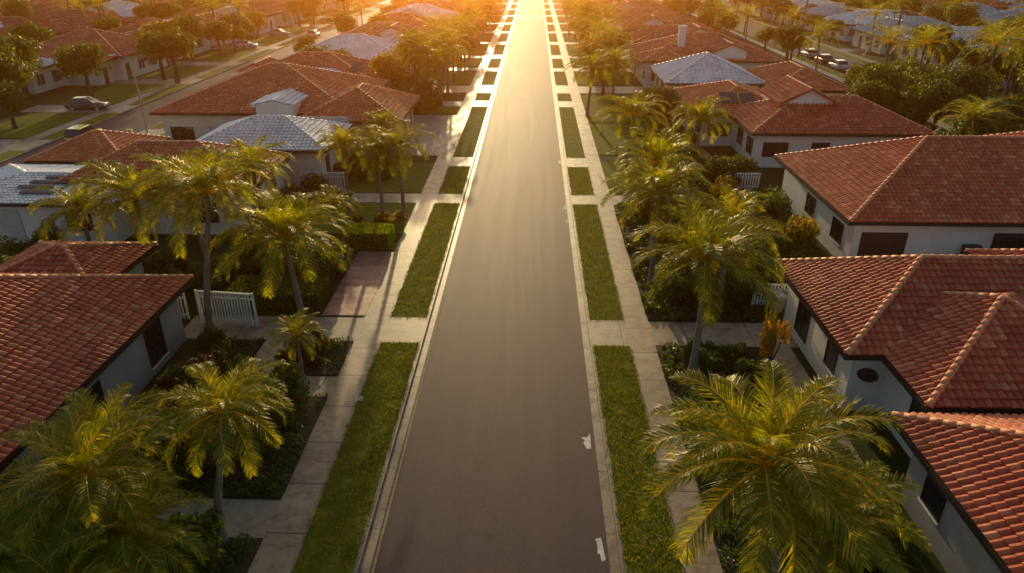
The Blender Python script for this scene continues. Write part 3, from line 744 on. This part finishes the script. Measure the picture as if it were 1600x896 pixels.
def hedge(x0, x1, y0, y1, h, label, mat='shrubleaf'):
    Mb = MB(); A = (x1-x0)*(y1-y0)+2*h*((x1-x0)+(y1-y0))
    for k in range(int(A*320)):
        f = R(); x, y, z = U(x0,x1), U(y0,y1), U(0,h)
        if f < .5: z = h
        elif f < .75: y = y0 if R() < .6 else y1
        else: x = x0 if R() < .5 else x1
        p = Vector((x+U(-.04,.04), y+U(-.04,.04), z+U(-.05,.04)))
        n = Vector((U(-1,1),U(-1,1),U(-.3,1))).normalized(); a = n.cross(Vector((R(),R(),R()))).normalized(); b = n.cross(a); s = U(.04,.08)
        Mb.face([p-a*s, p+b*s*.6, p+a*s, p-b*s*.6], (R(), R()))
    cx, cy = (x0+x1)/2, (y0+y1)/2
    t = thing('hedge', label, 'hedge', (cx, cy, 0)); Mb.build('foliage', M[mat], t, (cx,cy,0))
    m = MB(); m.box(x0+.12,x1-.12,y0+.12,y1-.12,0,h-.12); m.build('stem', M['soil'], t, (cx,cy,0))
hedge(-11.6,-8.8,40.0,41.8,1.0,'low clipped box hedge beside the left footpath','hedgeleaf')
hedge(-15.6,-10.8,31.6,33.8,1.0,'long dark hedge behind the left concrete crossing')
hedge(-18,-15,55,56,.8,'hedge in front of the silver pyramid roof')
hedge(6.9,10.5,46.5,47.8,.9,'dark hedge near the right crossing in mid distance')

def free(x, y, r):
    for a, b in ((-9.0-r, 6.4+r), (-49.6, -36.3), (41.9, 55.3)):
        if a < x < b: return False
    if 34 < x < 47 and 84 < y < 114: return False
    if -49 < x < -34 and y < 110: return False
    return not any(a-r*.6 < x < b+r*.6 and c-r*.6 < y < d+r*.6 for a,b,c,d in HR)
def scatter(n, x0, x1, y0, y1, r0, r1, where, palmfrac=0.2, far=True, gold=0):
    j = 0
    for _ in range(n):
        for _t in range(40):
            x, y = U(x0,x1), U(y0,y1)
            if free(x, y, 1.5) and seen(x, y, 60): break
        else: continue
        if R() < palmfrac:
            palm(x, y, U(5,8.5), U(2.8,3.5), '%s palm %s, counting away from the camera' % (ORD[j] if j < 35 else 'another', where), 'palms '+where, far); j += 1
        else:
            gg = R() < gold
            tree(x, y, U(r0,r1), ('sunlit golden leafy tree %s' if gg else 'leafy green tree %s') % where, ('sunlit golden trees ' if gg else 'trees ')+where, 1.0, gg)
scatter(22,-36,-16,76,262,2.0,3.2,'between the houses of the left row',.15,gold=.6)
scatter(26,8,14,98,262,1.8,3.2,'in front yards of the far right row',.2,gold=.6)
scatter(26,-17,-10,98,262,1.6,3.0,'in front yards of the far left row',.2,gold=.8)
scatter(24,33,42,56,262,2,3.4,'behind the right row of houses',.25)
scatter(44,-80,-50,100,262,2,3.8,'around houses across the left side street',.12,gold=.2)
scatter(60,-170,-75,90,265,2.4,4.4,'at the far upper left',.12)
scatter(50,34,80,64,200,2,3.8,'around the right side street',.25)
scatter(24,55.5,62,64,95,2.4,3.8,'on the far kerb of the right side street',.2)
scatter(90,56,170,90,265,2.4,4.4,'at the far upper right',.2)
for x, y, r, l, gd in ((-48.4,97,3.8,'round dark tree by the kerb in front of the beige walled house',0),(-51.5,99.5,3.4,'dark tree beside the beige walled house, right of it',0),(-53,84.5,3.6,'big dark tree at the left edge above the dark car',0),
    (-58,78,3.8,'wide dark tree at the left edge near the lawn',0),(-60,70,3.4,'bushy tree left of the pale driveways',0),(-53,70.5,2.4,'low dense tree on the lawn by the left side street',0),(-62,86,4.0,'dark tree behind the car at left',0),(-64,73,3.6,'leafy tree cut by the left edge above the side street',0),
    (-15.6,95,3.6,'golden round tree glowing beside the left clump of palms',1),(-16.6,84,3.0,'sunlit golden tree left of the sunlit palm clump',1),(-11.7,118,2.8,'sunlit golden tree in the haze left of the street',1),(-13.5,104,3.0,'sunlit golden tree just beyond the far left driveway',1),
    (8.6,89,2.4,'sunlit golden round tree behind the pair of palms on the right',1),(8.2,103,2.6,'sunlit golden round tree further up the right footpath',1),
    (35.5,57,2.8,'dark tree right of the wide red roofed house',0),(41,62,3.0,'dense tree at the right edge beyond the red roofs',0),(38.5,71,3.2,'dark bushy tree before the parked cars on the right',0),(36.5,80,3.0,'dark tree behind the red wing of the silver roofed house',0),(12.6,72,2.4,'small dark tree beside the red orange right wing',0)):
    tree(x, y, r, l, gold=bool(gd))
for i, (x, y, z, L) in enumerate(((34.5,56.5,4.6,3),(37.0,59.5,4.2,3),(39.6,55.0,3.8,2.9),(36,76,8,3.1),(43,70,8.5,3.1),(57,86,9,3.3),(62,84,9,3.3),(55.8,70,8,3.3),(35,92,7,3),(66,74,8,3.3))):
    palm(x, y, z, L, '%s palm of the dark group at the upper right' % ORD[i], 'dark palms at the upper right', True)
for i, (x, y, z) in enumerate(((-88,112,8),(-92,118,8.5),(-79,126,9),(-52,131,7),(-57,150,8),(-84,97,7.5),(-50.5,160,8))):
    palm(x, y, z, 3.1, '%s palm rising over roofs at the upper left' % ORD[i], 'palms at the upper left', True)

# ------------------------------------------------------------------ fences
def picket(p0, p1, h, label, name='picket_fence', sp=.16):
    p0, p1 = Vector((*p0,0)), Vector((*p1,0)); d = p1-p0; L = d.length
    t = thing(name, label, 'fence', p0, math.atan2(d.y, d.x))
    m = MB(); n = int(L/sp)
    for k in range(n): m.box(k*sp, k*sp+sp*.55, -.012, .012, .08, h)
    m.build('picket', M['paint'], t)
    m = MB(); m.box(0, L, .013, .05, .25, .33); m.box(0, L, .013, .05, h-.3, h-.22); m.build('rail', M['paint'], t)
    m = MB(); m.box(0, L, -.04, .07, h+.001, h+.07); m.build('top_rail', M['paint'], t)
    k = 0
    while k <= L+.01:
        m = MB(); m.box(k-.05, k+.05, .072, .15, 0, h+.06); m.build('post', M['paint'], t); k += L/max(1, round(L/2))
picket((-16.4,30.3),(-13.5,30.0),1.75,'white slatted gate panel beside the tallest left palm',sp=.15)
picket((-19.0,30.6),(-17.2,30.6),1.5,'white picket fence panel behind the large left roof corner')
picket((11.6,33.0),(13.4,33.0),1.2,'white picket fence behind the right path and bin')
picket((-17.5,50.9),(-14.2,50.9),1.5,'white slatted fence under the silver pyramid roof',sp=.12)
picket((14.8,52.3),(17.3,52.3),1.3,'white balustrade beside the right house garden',sp=.2)
picket((-19.8,60.2),(-15.9,60.2),3.6,'tall slatted screen behind the silver pyramid roof',sp=.18)

# ------------------------------------------------------------------ bins
def bin_(x, y, rz, label, lid='bin'):
    t = thing('wheelie_bin', label, 'bin', (x, y, .01), rz)
    m = MB(); m.loft([[(-.22,-.25,.06),(.22,-.25,.06),(.22,.2,.06),(-.22,.2,.06)],[(-.28,-.33,.95),(.28,-.33,.95),(.28,.33,.95),(-.28,.33,.95)]]); m.build('body', M['bin'], t)
    m = MB(); m.loft([[(-.3,-.37,.952),(.3,-.37,.952),(.3,.37,.952),(-.3,.37,.952)],[(-.26,-.3,1.03),(.26,-.3,1.03),(.26,.33,1.05),(-.26,.33,1.05)]]); m.build('lid', M[lid], t)
    for s in (-1,1):
        m = MB(); m.tube([(s*.25,.27,.1),(s*.3,.27,.1)], .1, 12); m.build('wheel', M['rubber'], t)
bin_(12.6,32.4,.2,'grey wheelie bin by the right picket fence')
bin_(13.3,32.4,-.1,'second grey wheelie bin nearer the stepped house')
bin_(-38.6,66.0,.3,'yellow lidded bin beside the left side street','binl')

# ------------------------------------------------------------------ vehicles
def car(x, y, rz, col, label, suv=False, group=None):
    t = thing('parked_car', label, 'car', (x, y, -.118), rz, group)
    h = .12 if suv else 0
    m = MB(); st = [(-2.2,.70,.42,.62),(-2.12,.82,.30,.86),(-1.5,.88,.24,.93+h),(-.6,.90,.22,.95+h),(.6,.90,.22,.94+h),(1.2,.88,.24,.88+h),(1.9,.82,.28,.76+h),(2.15,.72,.34,.62),(2.22,.6,.42,.55)]
    rings = []
    for X, w, a, b in st: rings.append([(X,-w*.92,a),(X,-w,a+.15),(X,-w,b-.12),(X,-w*.86,b),(X,w*.86,b),(X,w,b-.12),(X,w,a+.15),(X,w*.92,a)])
    m.loft(rings); m.build('body', col, t, (0,0,0), True)
    zt_ = 1.42+2*h; xr = -1.95 if suv else -1.65; zb = .9+h
    m = MB(); m.loft([[(xr,-.78,zb),(1.05,-.78,zb),(1.05,.78,zb),(xr,.78,zb)],[(xr+.35,-.62,zt_-.03),(.3,-.62,zt_-.03),(.3,.62,zt_-.03),(xr+.35,.62,zt_-.03)]]); m.build('window', M['glass'], t)
    m = MB(); m.loft([[(xr+.3,-.65,zt_-.028),(.34,-.65,zt_-.028),(.34,.65,zt_-.028),(xr+.3,.65,zt_-.028)],[(xr+.42,-.56,zt_+.03),(.2,-.56,zt_+.03),(.2,.56,zt_+.03),(xr+.42,.56,zt_+.03)]]); m.build('roof', col, t)
    for X in (-1.35, 1.38):
        for s in (-1, 1):
            m = MB(); m.tube([(X, s*.74, .32),(X, s*.93, .32)], .32, 18); w = m.build('wheel', M['rubber'], t)
            m = MB(); m.tube([(X, s*.92, .32),(X, s*.945, .32)], .2, 12); m.build('rim', M['steel'], w)
    for s in (-1, 1):
        m = MB(); m.box(2.05,2.2,s*.42,s*.68,.58,.70); m.build('headlight', M['carlamp'], t)
        m = MB(); m.box(-2.22,-2.1,s*.45,s*.74,.64,.80); m.build('taillight', M['cartail'], t)
CP = {k: carpaint(k+' car paint', c) for k, c in (('dark',(.03,.035,.04)),('olive',(.62,.54,.05)),('white',(.6,.6,.6)),('silver',(.35,.36,.38)),('red',(.25,.03,.02)),('blue',(.04,.07,.14)))}
car(-42.8,65.5,PI/2+.05,CP['olive'],'yellow green car parked on the left side street',True)
car(-50.9,80,.1,CP['dark'],'dark car on the driveway beside the big dark trees')
car(-56.5,64,.1,CP['dark'],'dark car half hidden at the left edge driveway',True)
car(46.2,112,PI/2,CP['white'],'white car parked on the right side street')
car(46.2,118,PI/2,CP['dark'],'dark car parked behind the white one on the right side street')
car(46.2,124.5,PI/2,CP['silver'],'silver car furthest along the right side street')
car(50.8,105,-PI/2,CP['red'],'dark red car on the far kerb of the right side street')
car(-44.8,150,PI/2,CP['silver'],'silver car far up the left side street')
car(-52.5,133,0,CP['white'],'white car on the driveway far up the left side street')
car(-52.5,152,0,CP['silver'],'silver car on the furthest left driveway')

# ------------------------------------------------------------------ lamp and poles
def lamp(x, y, s, label):
    t = thing('street_lamp', label, 'street lamp', (x, y, 0))
    m = MB(); m.tube([(0,0,0),(0,0,.4),(0,0,7.0)], [.11,.085,.05], 10); m.build('pole', M['steel'], t)
    m = MB(); m.tube([(0,0,6.95),(s*.5,0,7.3),(s*1.5,0,7.4)], [.04,.035,.03], 8); m.build('arm', M['steel'], t)
    m = MB(); m.loft([[(s*1.4,-.1,7.36),(s*2.1,-.13,7.36),(s*2.1,.13,7.36),(s*1.4,.1,7.36)],[(s*1.45,-.07,7.47),(s*2.0,-.08,7.46),(s*2.0,.08,7.46),(s*1.45,.07,7.47)]]); m.build('lamp_head', M['framew'], t)
lamp(-38.7,69.3,-1,'tall grey street lamp on the left side street verge')
lamp(-38.7,118,-1,'second street lamp further up the left side street')
lamp(43.9,140,1,'street lamp on the right side street verge')
pts = []
for i, y in enumerate((62, 92, 124, 158)):
    t = thing('utility_pole', '%s wooden power pole along the right side street, from the camera' % ORD[i], 'power pole', (44.2, y, 0), 0, 'power poles on the right')
    m = MB(); m.tube([(0,0,0),(0,0,10.2)], [.16,.11], 10); m.build('pole', M['wood'], t)
    m = MB(); m.box(-1.1,1.1,.12,.22,9.5,9.62); m.build('crossarm', M['wood'], t)
    for s in (-1,-.4,.4,1):
        m = MB(); m.tube([(s,.17,9.63),(s,.17,9.8)], [.05,.03], 8); m.build('insulator', M['carlamp'], t)
    pts.append(y)
for s in (-1,-.4,.4,1):
    m = MB()
    for a, b in zip([30]+pts, pts+[200]):
        m.tube([(44.2+s, a+.17+(b-a)*k/8, 9.82-.9*4*(k/8)*(1-k/8)) for k in range(9)], .022, 4, False)
    tag(m.build('power_line', M['wire']), '%s black cable strung along the right power poles, from the left' % ORD[[-1,-.4,.4,1].index(s)], 'cable')

# ------------------------------------------------------------------ air, light, camera
m, nt, out = newmat('evening haze')
vs = nd(nt, 'ShaderNodeVolumeScatter'); vs.inputs['Color'].default_value = (1,.35,.07,1); vs.inputs['Density'].default_value = .0017; vs.inputs['Anisotropy'].default_value = .935
nt.links.new(vs.outputs[0], out.inputs['Volume'])
g = MB(); g.box(-500,500,-60,600,-3,34); h = struct('haze', g, m)

SA, SE = math.radians(-5.2), math.radians(10.5)
sd = Vector((math.sin(SA)*math.cos(SE), math.cos(SA)*math.cos(SE), math.sin(SE)))
l = bpy.data.lights.new('sun', 'SUN'); l.energy = 5; l.angle = math.radians(.6); l.color = (1,.60,.27)
lo = bpy.data.objects.new('sun', l); C.objects.link(lo); lo.rotation_euler = sd.to_track_quat('Z','Y').to_euler(); lo.location = (0,0,60)
w = bpy.data.worlds.new('World'); bpy.context.scene.world = w; w.use_nodes = True
nt = w.node_tree; bg = nt.nodes['Background']
sk = nt.nodes.new('ShaderNodeTexSky'); sk.sky_type = 'NISHITA'; sk.sun_disc = False; sk.sun_elevation = SE; sk.sun_rotation = SA
sk.air_density = 1.1; sk.dust_density = 3.0
nt.links.new(sk.outputs[0], bg.inputs[0]); bg.inputs[1].default_value = .135
cam = bpy.data.cameras.new('camera'); cam.lens = 24.75; cam.sensor_width = 36; cam.clip_end = 5000; cam.clip_start = .1
co = bpy.data.objects.new('camera', cam); C.objects.link(co); co.location = (0,0,17)
co.rotation_euler = (math.radians(90-25.94), 0, math.radians(1.69))
bpy.context.scene.camera = co
vsn = bpy.context.scene.view_settings; vsn.view_transform = 'Standard'; vsn.look = 'None'; vsn.exposure = 0
